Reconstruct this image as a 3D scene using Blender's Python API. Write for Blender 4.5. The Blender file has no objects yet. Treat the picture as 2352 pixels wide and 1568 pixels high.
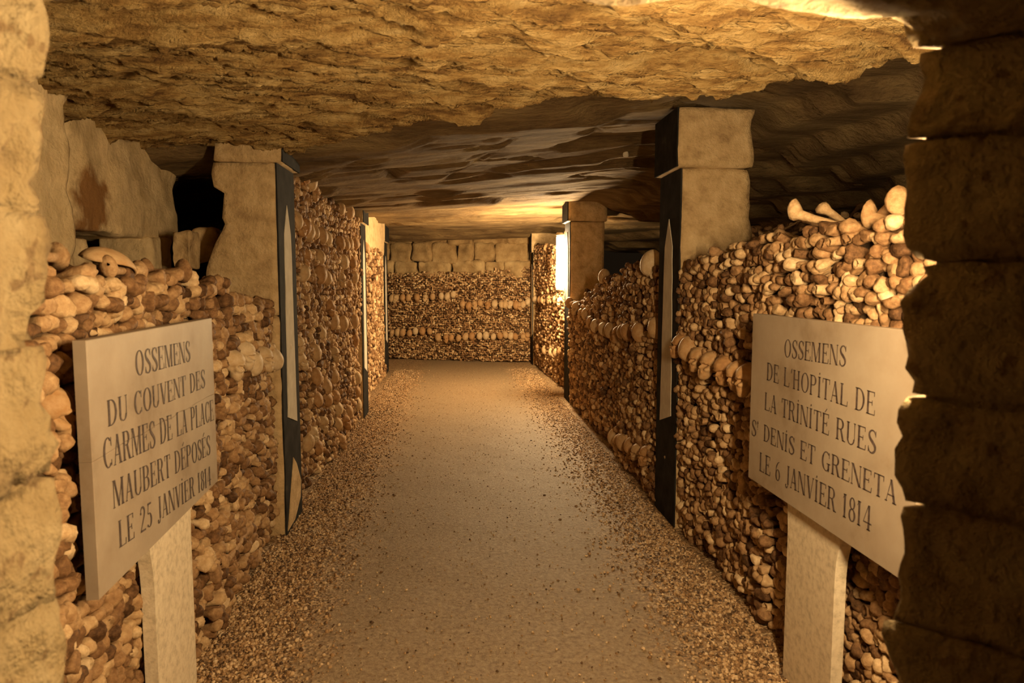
import bpy, math, random
import numpy as np
from mathutils import Matrix, Vector

# ------------------------------------------------------------------ camera
F_PX, CX, CY, CAM_H = 1600.0, 1176.0, 784.0, 1.5
YAW, PITCH = math.radians(4.486), math.radians(4.965)
EXPOSURE = 0.34
WARM = (1.0, 0.70, 0.37)          # colour of the lamps
LAMP_NEAR, LAMP_FAR = 745.0, 640.0

sc = bpy.context.scene
COL = sc.collection
FWD = np.array([math.sin(YAW) * math.cos(PITCH), math.cos(YAW) * math.cos(PITCH), -math.sin(PITCH)])
RGT = np.array([math.cos(YAW), -math.sin(YAW), 0.0])
UPV = np.cross(RGT, FWD)
EYE = np.array([0, 0, CAM_H])
cam_d = bpy.data.cameras.new('camera'); cam = bpy.data.objects.new('camera', cam_d); COL.objects.link(cam)
cam_d.sensor_width = 36; cam_d.lens = F_PX / 2352 * 36; cam_d.clip_start = 0.02
M = Matrix.Identity(4)
for i in range(3):
    M[i][0], M[i][1], M[i][2], M[i][3] = RGT[i], UPV[i], -FWD[i], EYE[i]
cam.matrix_world = M
cam_d.dof.use_dof = True; cam_d.dof.focus_distance = 6.0; cam_d.dof.aperture_fstop = 6.0
sc.camera = cam
w = bpy.data.worlds.new('world'); sc.world = w; w.use_nodes = True
w.node_tree.nodes['Background'].inputs[0].default_value = (0.02, 0.012, 0.006, 1)
w.node_tree.nodes['Background'].inputs[1].default_value = 0.3
sc.view_settings.view_transform = 'Standard'; sc.view_settings.look = 'None'
sc.view_settings.gamma = 1; sc.view_settings.use_curve_mapping = False
sc.view_settings.exposure = EXPOSURE

# ------------------------------------------------------------------ helpers
rng = np.random.default_rng(7)
random.seed(7)

def ray(px, py): return FWD + RGT * (px - CX) / F_PX + UPV * (CY - py) / F_PX
def on(px, py, ax, val):                       # where a pixel's ray meets the plane axis=val
    d = ray(px, py); return EYE + d * ((val - EYE[ax]) / d[ax])
def on_plane(px, py, O, N):
    d = ray(px, py); return EYE + d * (np.dot(np.asarray(O) - EYE, N) / np.dot(d, N))
def proj(P):
    v = np.asarray(P, float) - EYE; d = v @ FWD
    return CX + F_PX * (v @ RGT) / d, CY - F_PX * (v @ UPV) / d, d

def _hash(ix, iy, iz, s):
    n = (ix * 374761393 + iy * 668265263 + iz * 1274126177 + s * 974711) & 0x7fffffff
    n = ((n ^ (n >> 13)) * 1103515245) & 0x7fffffff
    n = ((n ^ (n >> 16)) * 12345 + 99991 * n) & 0x7fffffff
    return (n & 0xffff) / 32767.5 - 1.0
def vnoise(P, s=0):
    P = np.asarray(P, float); I = np.floor(P).astype(np.int64); f = P - I; f = f * f * (3 - 2 * f)
    out = 0
    for a in (0, 1):
        wx = f[..., 0] if a else 1 - f[..., 0]
        for b in (0, 1):
            wy = f[..., 1] if b else 1 - f[..., 1]
            for c in (0, 1):
                wz = f[..., 2] if c else 1 - f[..., 2]
                out = out + wx * wy * wz * _hash(I[..., 0] + a, I[..., 1] + b, I[..., 2] + c, s)
    return out
def fbm(P, o=4, s=0, g=0.5):
    P = np.asarray(P, float); a, t = 1.0, 0
    for k in range(o):
        t = t + a * vnoise(P * (2.03 ** k), s + k); a *= g
    return t
def terrace(v, s, sharp=.72):
    t = v / s; f = np.floor(t); r = np.clip((t - f - sharp) / (1 - sharp), 0, 1)
    return s * (f + r * r * (3 - 2 * r))

def mesh(name, V, Fc, mat=None, smooth=True):
    me = bpy.data.meshes.new(name); V = np.asarray(V, np.float32)
    me.from_pydata(V.tolist() if len(V) < 50 else [tuple(v) for v in V.tolist()], [], [tuple(f) for f in Fc])
    if smooth: me.polygons.foreach_set('use_smooth', [True] * len(me.polygons))
    if mat: me.materials.append(mat)
    me.update(); return me
def mesh_np(name, V, Q, mat=None, smooth=True, attr=None):   # fast path: all faces have the same corner count
    V = np.asarray(V, np.float32); Q = np.asarray(Q, np.int32); k = Q.shape[1]
    me = bpy.data.meshes.new(name); me.vertices.add(len(V)); me.vertices.foreach_set('co', V.ravel())
    me.loops.add(Q.size); me.loops.foreach_set('vertex_index', Q.ravel())
    me.polygons.add(len(Q)); me.polygons.foreach_set('loop_start', np.arange(0, Q.size, k, dtype=np.int32))
    me.polygons.foreach_set('loop_total', np.full(len(Q), k, np.int32))
    if smooth: me.polygons.foreach_set('use_smooth', np.ones(len(Q), bool))
    if attr is not None:
        a = me.attributes.new('rnd', 'FLOAT', 'POINT'); a.data.foreach_set('value', np.asarray(attr, np.float32))
    if mat: me.materials.append(mat)
    me.update(calc_edges=True); me.validate(); return me
def obj(name, me, parent=None, label=None, cat=None, group=None, kind=None):
    o = bpy.data.objects.new(name, me); COL.objects.link(o)
    if parent is not None: o.parent = parent
    if label: o['label'] = label
    if cat: o['category'] = cat
    if group: o['group'] = group
    if kind: o['kind'] = kind
    return o
def grid_faces(nu, nv, flip=False):
    i = np.arange((nu - 1) * (nv - 1)); a = (i // (nv - 1)) * nv + i % (nv - 1)
    Q = np.stack([a, a + nv, a + nv + 1, a + 1], 1)
    return Q[:, ::-1] if flip else Q

def block_mesh(name, lo, hi, mat, res=.03, r=.015, amp=.008, freq=9, seed=0, warp=None, pits=0):
    """rough-hewn stone block: subdivided box, rounded edges, displaced surface"""
    lo = np.array(lo, float); hi = np.array(hi, float); sz = hi - lo
    n = np.maximum(2, np.round(sz / res).astype(int) + 1); n = np.minimum(n, 70)
    Vs, Qs, off = [], [], 0
    for ax in range(3):
        u, v = (ax + 1) % 3, (ax + 2) % 3
        for side in (0, 1):
            g = np.zeros((n[u], n[v], 3)); g[..., ax] = hi[ax] if side else lo[ax]
            g[..., u] = np.linspace(lo[u], hi[u], n[u])[:, None]; g[..., v] = np.linspace(lo[v], hi[v], n[v])[None, :]
            Vs.append(g.reshape(-1, 3)); Qs.append(grid_faces(n[u], n[v], flip=not side) + off); off += n[u] * n[v]
    V = np.concatenate(Vs); Q = np.concatenate(Qs)
    key = np.round(V * 20000).astype(np.int64); _, first, inv = np.unique(key, axis=0, return_index=True, return_inverse=True)
    inv = inv.reshape(-1); V = V[first]; Q = inv[Q]
    r = min(r, sz.min() * .45); inner = np.clip(V, lo + r, hi - r); d = V - inner
    L = np.linalg.norm(d, axis=1, keepdims=True); nrm = d / np.maximum(L, 1e-9)
    V = inner + nrm * r
    disp = fbm(V * freq + seed * 3.7, 4, seed) * amp
    if pits: disp -= np.clip(vnoise(V * 45, seed + 5) - .45, 0, 1) * pits
    V = V + nrm * disp[:, None]
    if warp is not None: V = warp(V)
    return mesh_np(name, V, Q, mat)

# ------------------------------------------------------------------ materials
def new_mat(name):
    m = bpy.data.materials.new(name); m.use_nodes = True; nt = m.node_tree
    return m, nt, nt.nodes['Principled BSDF']
def node(nt, t, **kw):
    n = nt.nodes.new(t)
    for k, v in kw.items():
        if k.startswith('i_'): n.inputs[k[2:].replace('_', ' ')].default_value = v
        else: setattr(n, k, v)
    return n
def ramp(nt, stops):
    r = nt.nodes.new('ShaderNodeValToRGB'); e = r.color_ramp.elements
    while len(e) < len(stops): e.new(.5)
    for k, (p, c) in enumerate(stops): e[k].position = p; e[k].color = (*c, 1)
    return r
def mapped(nt, scale=(1, 1, 1)):
    tc = nt.nodes.new('ShaderNodeTexCoord'); mp = nt.nodes.new('ShaderNodeMapping'); mp.inputs['Scale'].default_value = scale
    nt.links.new(tc.outputs['Object'], mp.inputs[0]); return mp
def stone_mat(name, stops, scale=6, bump=.35, bscale=30, dist=.012, rough=.9, stretch=(1, 1, 1), spots=None, spec=.25):
    m, nt, b = new_mat(name); L = nt.links.new; mp = mapped(nt, stretch)
    n1 = node(nt, 'ShaderNodeTexNoise', i_Scale=scale, i_Detail=8., i_Roughness=.62); L(mp.outputs[0], n1.inputs[0])
    r = ramp(nt, stops); L(n1.outputs[0], r.inputs[0]); col = r.outputs[0]
    if spots:
        ns = node(nt, 'ShaderNodeTexNoise', i_Scale=spots[0], i_Detail=3.); L(mp.outputs[0], ns.inputs[0])
        rs = ramp(nt, [(spots[1], (0, 0, 0)), (spots[1] + .07, (1, 1, 1))]); L(ns.outputs[0], rs.inputs[0])
        mx = node(nt, 'ShaderNodeMix', data_type='RGBA'); L(rs.outputs[0], mx.inputs[0]); L(col, mx.inputs[6])
        mx.inputs[7].default_value = (*spots[2], 1); col = mx.outputs[2]
    L(col, b.inputs['Base Color']); b.inputs['Roughness'].default_value = rough
    b.inputs['Specular IOR Level'].default_value = spec
    n2 = node(nt, 'ShaderNodeTexNoise', i_Scale=bscale, i_Detail=7., i_Roughness=.65); L(mp.outputs[0], n2.inputs[0])
    bp = node(nt, 'ShaderNodeBump', i_Strength=bump, i_Distance=dist); L(n2.outputs[0], bp.inputs['Height']); L(bp.outputs[0], b.inputs['Normal'])
    return m
MAT = {}
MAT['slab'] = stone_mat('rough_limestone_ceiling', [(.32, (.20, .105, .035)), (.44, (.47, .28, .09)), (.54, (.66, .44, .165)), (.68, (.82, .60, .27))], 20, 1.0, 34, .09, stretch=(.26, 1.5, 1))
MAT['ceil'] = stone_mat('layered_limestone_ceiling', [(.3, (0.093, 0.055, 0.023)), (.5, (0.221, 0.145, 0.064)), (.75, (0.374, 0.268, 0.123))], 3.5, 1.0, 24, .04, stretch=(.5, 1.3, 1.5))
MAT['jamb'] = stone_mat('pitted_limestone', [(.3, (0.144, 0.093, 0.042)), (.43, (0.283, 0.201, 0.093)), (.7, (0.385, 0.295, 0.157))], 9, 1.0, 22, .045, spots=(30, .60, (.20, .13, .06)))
MAT['pier'] = stone_mat('dressed_limestone', [(.3, (0.416, 0.280, 0.137)), (.5, (0.624, 0.448, 0.234)), (.75, (0.780, 0.598, 0.338))], 11, .8, 38, .022)
MAT['recess'] = stone_mat('smooth_limestone_with_rust', [(.3, (0.567, 0.419, 0.216)), (.6, (0.810, 0.634, 0.365))], 7, .7, 26, .022)
def add_stain(m, centre, radius, col):
    nt = m.node_tree; L = nt.links.new; b = nt.nodes['Principled BSDF']; old = b.inputs['Base Color'].links[0].from_socket
    tc = nt.nodes.new('ShaderNodeTexCoord'); d = node(nt, 'ShaderNodeVectorMath', operation='DISTANCE'); L(tc.outputs['Object'], d.inputs[0]); d.inputs[1].default_value = centre
    n = node(nt, 'ShaderNodeTexNoise', i_Scale=7., i_Detail=5.); L(tc.outputs['Object'], n.inputs[0])
    ad = node(nt, 'ShaderNodeMath', operation='MULTIPLY_ADD'); L(n.outputs[0], ad.inputs[0]); ad.inputs[1].default_value = radius * 2.2; L(d.outputs['Value'], ad.inputs[2])
    mr = node(nt, 'ShaderNodeMapRange'); mr.inputs[1].default_value = radius * 2.0; mr.inputs[2].default_value = radius * 2.45; mr.inputs[3].default_value = 1; mr.inputs[4].default_value = 0; L(ad.outputs[0], mr.inputs[0])
    mx = node(nt, 'ShaderNodeMix', data_type='RGBA'); L(mr.outputs[0], mx.inputs[0]); L(old, mx.inputs[6]); mx.inputs[7].default_value = (*col, 1); L(mx.outputs[2], b.inputs['Base Color'])
add_stain(MAT['recess'], tuple(on(215, 475, 0, -1.76)), .15, (.33, .17, .06))
MAT['sign'] = stone_mat('plaque_stone', [(.3, (0.227, 0.167, 0.106)), (.45, (0.333, 0.265, 0.189)), (.6, (0.378, 0.310, 0.227)), (.8, (0.439, 0.371, 0.280))], 3.2, .15, 70, .003, rough=.55)
MAT['ped'] = stone_mat('granular_pedestal_stone', [(.3, (.50, .42, .29)), (.5, (.70, .60, .43)), (.75, (.80, .71, .53))], 40, .4, 120, .004)
MAT['endstone'] = stone_mat('masonry_limestone', [(.3, (.15, .085, .032)), (.5, (.34, .23, .105)), (.7, (.52, .385, .20))], 3.2, .7, 30, .02)
MAT['dark'] = stone_mat('dark_earth_fill', [(.3, (.06, .035, .015)), (.7, (.13, .08, .04))], 12, .6, 40, .02)
MAT['paint'] = stone_mat('black_wall_paint', [(.3, (.012, .011, .010)), (.62, (.03, .028, .025)), (.85, (.08, .07, .055))], 9, .25, 70, .004, rough=.85, spec=.06)
MAT['white'] = stone_mat('pale_wall_paint', [(.3, (.50, .44, .34)), (.7, (.66, .60, .48))], 12, .15, 70, .003, rough=.85, spec=.1)
MAT['ink'] = stone_mat('dark_lettering_paint', [(.35, (.045, .03, .028)), (.7, (.13, .095, .08))], 60, .1, 80, .001, rough=.6)

def floor_mat():
    m, nt, b = new_mat('trodden_path_gravel'); L = nt.links.new; mp = mapped(nt)
    n1 = node(nt, 'ShaderNodeTexNoise', i_Scale=45., i_Detail=6., i_Roughness=.7); L(mp.outputs[0], n1.inputs[0])
    vo = node(nt, 'ShaderNodeTexVoronoi', i_Scale=85.); L(mp.outputs[0], vo.inputs[0])
    sand = ramp(nt, [(.3, (0.169, 0.109, 0.058)), (.48, (0.308, 0.219, 0.124)), (.62, (0.397, 0.298, 0.178)), (.75, (0.517, 0.408, 0.259))]); L(n1.outputs[0], sand.inputs[0])
    grav = ramp(nt, [(.1, (0.138, 0.081, 0.037)), (.45, (0.345, 0.213, 0.103)), (.75, (0.494, 0.328, 0.167)), (.95, (0.690, 0.517, 0.310))])
    sx = nt.nodes.new('ShaderNodeSeparateColor'); L(vo.outputs['Color'], sx.inputs[0]); L(sx.outputs[0], grav.inputs[0])
    # distance from the path's middle, with a ragged border
    sp = nt.nodes.new('ShaderNodeSeparateXYZ'); L(mp.outputs[0], sp.inputs[0])
    a = node(nt, 'ShaderNodeMath', operation='SUBTRACT'); L(sp.outputs[0], a.inputs[0]); a.inputs[1].default_value = .14
    ab = node(nt, 'ShaderNodeMath', operation='ABSOLUTE'); L(a.outputs[0], ab.inputs[0])
    n3 = node(nt, 'ShaderNodeTexNoise', i_Scale=3.5, i_Detail=7., i_Roughness=.7); L(mp.outputs[0], n3.inputs[0])
    ad = node(nt, 'ShaderNodeMath', operation='MULTIPLY_ADD'); L(n3.outputs[0], ad.inputs[0]); ad.inputs[1].default_value = .7; L(ab.outputs[0], ad.inputs[2])
    mr = node(nt, 'ShaderNodeMapRange'); mr.inputs[1].default_value = .95; mr.inputs[2].default_value = 1.22; L(ad.outputs[0], mr.inputs[0])
    mx = node(nt, 'ShaderNodeMix', data_type='RGBA'); L(mr.outputs[0], mx.inputs[0]); L(sand.outputs[0], mx.inputs[6]); L(grav.outputs[0], mx.inputs[7])
    L(mx.outputs[2], b.inputs['Base Color'])
    n2 = node(nt, 'ShaderNodeTexNoise', i_Scale=70., i_Detail=5., i_Roughness=.7); L(mp.outputs[0], n2.inputs[0])
    hs = node(nt, 'ShaderNodeMath', operation='ADD'); L(n2.outputs[0], hs.inputs[0])
    hv = node(nt, 'ShaderNodeMath', operation='MULTIPLY'); L(vo.outputs['Distance'], hv.inputs[0]); L(mr.outputs[0], hv.inputs[1]); L(hv.outputs[0], hs.inputs[1])
    bp = node(nt, 'ShaderNodeBump', i_Strength=.8, i_Distance=.012); L(hs.outputs[0], bp.inputs['Height']); L(bp.outputs[0], b.inputs['Normal'])
    b.inputs['Roughness'].default_value = .62; b.inputs['Specular IOR Level'].default_value = .35
    return m
MAT['floor'] = floor_mat()

BONE_STOPS = [(0, (0.073, 0.037, 0.017)), (.25, (0.207, 0.110, 0.049)), (.5, (0.378, 0.226, 0.107)), (.75, (0.549, 0.372, 0.193)), (1, (0.756, 0.573, 0.342))]
SKULL_STOPS = [(0, (.22, .10, .035)), (.3, (.40, .22, .09)), (.65, (.52, .36, .19)), (1, (.66, .53, .35))]
PEB_STOPS = [(0, (0.069, 0.041, 0.023)), (.3, (0.299, 0.178, 0.086)), (.65, (0.506, 0.333, 0.167)), (1, (0.759, 0.575, 0.356))]
def bone_mat(name, stops, attr, sc_=60, rough=.68):
    m, nt, b = new_mat(name); L = nt.links.new; mp = mapped(nt)
    if attr: a = nt.nodes.new('ShaderNodeAttribute'); a.attribute_name = 'rnd'; rnd = a.outputs['Fac']
    elif attr is None: a = nt.nodes.new('ShaderNodeObjectInfo'); rnd = a.outputs['Random']
    else:                                           # tone kept in the object's own colour
        a = nt.nodes.new('ShaderNodeObjectInfo'); sp = nt.nodes.new('ShaderNodeSeparateColor'); L(a.outputs['Color'], sp.inputs[0]); rnd = sp.outputs[0]
    n = node(nt, 'ShaderNodeTexNoise', i_Scale=sc_, i_Detail=5., i_Roughness=.65); L(mp.outputs[0], n.inputs[0])
    s = node(nt, 'ShaderNodeMath', operation='MULTIPLY_ADD'); L(n.outputs[0], s.inputs[0]); s.inputs[1].default_value = .8
    off = node(nt, 'ShaderNodeMath', operation='SUBTRACT'); L(rnd, off.inputs[0]); off.inputs[1].default_value = .4
    L(off.outputs[0], s.inputs[2]); s.use_clamp = True
    r = ramp(nt, stops); L(s.outputs[0], r.inputs[0]); L(r.outputs[0], b.inputs['Base Color'])
    b.inputs['Roughness'].default_value = rough; b.inputs['Specular IOR Level'].default_value = .14
    bp = node(nt, 'ShaderNodeBump', i_Strength=.55, i_Distance=.008); L(n.outputs[0], bp.inputs['Height']); L(bp.outputs[0], b.inputs['Normal'])
    return m
MAT['bone_o'] = bone_mat('aged_bone_single', BONE_STOPS, False)
MAT['bone_a'] = bone_mat('aged_bone', BONE_STOPS, True)
MAT['skull'] = bone_mat('aged_skull', SKULL_STOPS, False, 28, .55)
MAT['pebble'] = bone_mat('pebbles', PEB_STOPS, True, 90, .45)
def emit_mat(name, strength):
    m, nt, b = new_mat(name); b.inputs['Base Color'].default_value = (1, .9, .7, 1)
    b.inputs['Emission Color'].default_value = (*WARM, 1); b.inputs['Emission Strength'].default_value = strength; return m
m, nt, b = new_mat('lamp_housing_metal'); b.inputs['Base Color'].default_value = (.25, .22, .18, 1); b.inputs['Roughness'].default_value = .45; b.inputs['Metallic'].default_value = .6
MAT['metal'] = m

# ------------------------------------------------------------------ structure: floor, ceilings
def floor_z(x, y):
    P = np.stack([x, y, np.zeros_like(x)], -1)
    return fbm(P * 2.2, 3, 11) * .008 + fbm(P * 14, 2, 17) * .002
xs = np.linspace(-2.9, 3.2, 150); ys = np.linspace(-1.6, 14.6, 420)
X, Y = np.meshgrid(xs, ys, indexing='ij')
obj('floor', mesh_np('floor', np.stack([X, Y, floor_z(X, Y)], -1).reshape(-1, 3), grid_faces(150, 420), MAT['floor']), kind='structure')

# upper ceiling: layered rock with ledges, lower on the left, diving into the recess on the right
def ceil_z(X, Y):
    base = np.interp(Y, [1.2, 3.2, 4.3, 5.5, 7.0, 7.9, 8.25, 8.45, 9.2, 11, 12.2, 12.5, 14.5],
                        [2.64, 2.60, 2.44, 2.39, 2.375, 2.365, 2.37, 2.46, 2.44, 2.40, 2.385, 2.33, 2.31])
    tilt = np.interp(Y, [3, 5, 8, 12], [.03, .10, .06, .02])
    z = base + tilt * np.clip(X, -1.6, 1.5)
    z = z - np.clip(X - 1.65, 0, 9) * np.interp(Y, [2, 5, 8, 9], [.30, .27, .2, .1])
    z = z - np.clip(-1.7 - X, 0, 9) * .15
    P = np.stack([X * .33 + Y * .08, Y * 1.35, np.full_like(X, .3)], -1)
    n = fbm(P, 4, 31, .42) * .12
    z = z + terrace(n, .06, .8) * .95 + fbm(np.stack([X * 1.5, Y * 4, X * 0], -1), 4, 37) * .012
    P2 = np.stack([X * 1.2, Y * 7, X * 0 + 4], -1)
    z = z + terrace(fbm(P2, 3, 41) * .008, .012)
    ck = fbm(np.stack([X * .3 + 3, Y * 1.2, X * 0], -1), 4, 43); z = z + .05 * np.exp(-(ck / .035) ** 2) * (X < 1.8)
    sx = np.clip((X - 1.5) / .5, 0, 1)          # clear bedding planes in the recess wall
    z = z * (1 - sx) + sx * terrace(z + .03 * np.sin(X * 1.3 + Y), .11, .6)
    return z
xs = np.linspace(-3.0, 4.4, 230); ys = np.linspace(.93, 14.6, 470)
X, Y = np.meshgrid(xs, ys, indexing='ij')
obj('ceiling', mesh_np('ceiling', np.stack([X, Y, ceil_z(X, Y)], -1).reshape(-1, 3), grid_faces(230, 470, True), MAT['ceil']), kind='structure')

# the low rough slab over the first bay; its broken lip runs slantwise across the gallery
LIP = [on(px, py, 2, 2.28) for px, py in [(400, 362), (480, 352), (560, 340), (640, 345), (700, 328), (760, 315), (850, 303), (950, 281), (1050, 265), (1150, 250),
       (1300, 228), (1400, 216), (1550, 205), (1620, 205), (1700, 190), (1800, 182), (1900, 165), (1980, 145), (2060, 133)]]
lx = np.array([p[0] for p in LIP]); ly = np.array([p[1] for p in LIP])
NU, NV = 460, 430
xs = np.linspace(-2.2, 3.0, NU); v = np.linspace(0, 1, NV)
lip_y = np.interp(xs, lx, ly) + np.array([.03 * math.sin(7 * x) for x in xs]) * .4 + fbm(np.stack([xs * 9, xs * 0, xs * 0], -1), 3, 5) * .018
lip_y = np.where(xs > lx[-1], ly[-1] - (xs - lx[-1]) * .25, lip_y)
NB = 26                                            # last rows climb the lip's broken face
X = np.repeat(xs[:, None], NV, 1); vv = np.minimum(v / v[NV - NB], 1)
Y = .91 + (lip_y[:, None] - .91) * vv[None, :]
up = np.clip((np.arange(NV) - (NV - NB)) / (NB - 1), 0, 1)
Pn = np.stack([X * 1.6 + Y * .25, Y * 7.5 - X * .9, X * 0], -1)
flk = fbm(Pn, 5, 51, .6)
Z = 2.285 + terrace(flk * .050, .016, .6) + fbm(np.stack([X * 1.1, Y * 1.4, X * 0], -1), 3, 57) * .018
Z += terrace(fbm(np.stack([X * 4.5 + Y, Y * 30 - X * 4, X * 0 + 9], -1), 4, 61, .6) * .018, .006, .5)
edge = np.clip(1 - (lip_y[:, None] - Y) / .12, 0, 1)
Z = Z + edge ** 2 * .012
Z = Z + up[None, :] * .36
Y = Y + np.sin(up * math.pi)[None, :] * .03 + up[None, :] * .05 + up[None, :] * fbm(np.stack([X * 6, Z * 9, X * 0], -1), 3, 63) * .03
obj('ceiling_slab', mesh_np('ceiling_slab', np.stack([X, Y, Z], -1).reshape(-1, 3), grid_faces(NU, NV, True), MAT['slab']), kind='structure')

# ------------------------------------------------------------------ entrance: jambs and lintel of the thick wall we look through
WALL_D = 0.92
def outline(pts, side):
    q = [on(px, py, 1, WALL_D) for px, py in pts]; z = np.array([p[2] for p in q]); x = np.array([p[0] for p in q])
    k = np.argsort(z); return z[k], x[k]
LZ, LX_ = outline([(92, 0), (103, 60), (109, 100), (106, 170), (100, 212), (112, 250), (119, 290), (108, 360), (104, 430), (92, 480), (108, 506), (114, 530), (119, 620), (108, 690), (96, 740), (90, 778),
                   (110, 806), (122, 880), (128, 950), (130, 1020), (116, 1042), (92, 1072), (136, 1095), (142, 1180), (141, 1280), (121, 1345), (139, 1375), (146, 1480), (146, 1568), (150, 2300)], 0)
RZ, RX_ = outline([(2085, 92), (2098, 120), (2113, 170), (2110, 215), (2084, 260), (2062, 315), (2058, 420), (2062, 480), (2072, 560), (2092, 598), (2080, 630), (2058, 672), (2057, 800), (2058, 850), (2080, 882), (2076, 905),
                   (2059, 925), (2063, 1000), (2055, 1080), (2070, 1125), (2082, 1140), (2062, 1155), (2046, 1205), (2043, 1300), (2040, 1400), (2036, 1568), (2030, 2300)], 1)
def jamb(name, side, joints, cols, seed, zz, xx):
    def mwarp(V):
        V = V.copy(); tx = np.interp(V[:, 2], zz, xx); mean = np.mean(xx[zz > .7]); tx = mean + (tx - mean) * (.15 + .85 * np.clip((V[:, 1] - WALL_D + .18) / .16, 0, 1)) + side * .016
        if side > 0: tx = tx + (WALL_D - V[:, 1]) * .85
        V[:, 0] += (tx - side * .8) * np.clip(1 - np.abs(V[:, 0] - side * .8) / .6, 0, 1); return V
    core = obj(name, block_mesh(name, (.8 if side > 0 else -2.6, cols[-1][0] + .02, 0), (2.6 if side > 0 else -.8, WALL_D - .014, 2.66), MAT['jamb'], .04, .004, .002, 8, seed, mwarp), kind='structure')
    for c, (y0, y1) in enumerate(cols):
        jj = [z + (0 if c == 0 else .13 * ((k % 2) * 2 - 1) * (0 < k < len(joints) - 1)) for k, z in enumerate(joints)]
        for k in range(len(jj) - 1):
            g = .0015
            def warp(V, y1=y1):
                V = V.copy(); tx = np.interp(V[:, 2], zz, xx)
                if c > 0: tx = np.full_like(tx, np.mean(xx)) - side * .0 + fbm(np.stack([V[:, 2] * 5, V[:, 1] * 2, V[:, 2] * 0], -1), 3, seed) * .015
                wgt = np.clip(1 - np.abs(V[:, 0] - side * .8) / .6, 0, 1); mean = np.mean(xx[zz > .7])
                if c == 0: tx = mean + (tx - mean) * (.15 + .85 * np.clip((V[:, 1] - WALL_D + .18) / .16, 0, 1)) + fbm(V * 16, 4, seed) * .006
                if side > 0: tx = tx + (WALL_D - V[:, 1]) * .85      # the right jamb is splayed towards the viewer
                V[:, 0] += (tx - side * .8) * wgt
                return V
            lo = (.8 if side > 0 else -2.6, y0 + g, jj[k] + g); hi = (2.6 if side > 0 else -.8, y1 - g, jj[k + 1] - g)
            me = block_mesh('stone_block', lo, hi, MAT['jamb'], .03 if c else .018, .006, .009, 14, seed + k + 10 * c, warp, .02)
            obj('stone_block', me, core)
    return core
def zpx(py, px=2200): return on(px, py, 1, WALL_D)[2]
jamb('wall_entrance_left', -1, [0, .45, zpx(1360, 100), zpx(1085, 100), zpx(790, 100), zpx(495, 100), zpx(212, 100), 2.05, 2.66], [(WALL_D - .45, WALL_D)], 100, LZ, LX_)
jamb('wall_entrance_right', 1, [0, .42, zpx(1420), zpx(1150), zpx(905), zpx(600), zpx(330), zpx(120), 2.66], [(WALL_D - .15, WALL_D), (WALL_D - .5, WALL_D - .15)], 200, RZ, RX_)
lin = [on(px, py, 1, WALL_D) for px, py in [(60, 2), (110, 8), (400, 6), (850, -4), (1150, 4), (1330, 24), (1400, 40), (1480, 30), (1560, 15), (1640, 22), (1750, 45), (1900, 58), (2060, 68), (2110, 100)]]
lnx = np.array([p[0] for p in lin]); lnz = np.array([p[2] for p in lin])
def lwarp(V):
    V = V.copy(); t = np.interp(V[:, 0], lnx, lnz); wgt = np.clip(1 - (V[:, 2] - 2.0) / .35, 0, 1); V[:, 2] += (t - 2.0) * wgt; return V
lt = obj('lintel', None, kind='structure')
for k, (y0, y1) in enumerate([(WALL_D - .45, WALL_D)]):
    obj('lintel_stone', block_mesh('lintel_stone', (-1.0, y0 + .004, 2.0), (1.15, y1 - .004, 2.66), MAT['jamb'], .025, .02, .012, 7, 300 + k, lwarp, .02), lt)

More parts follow.
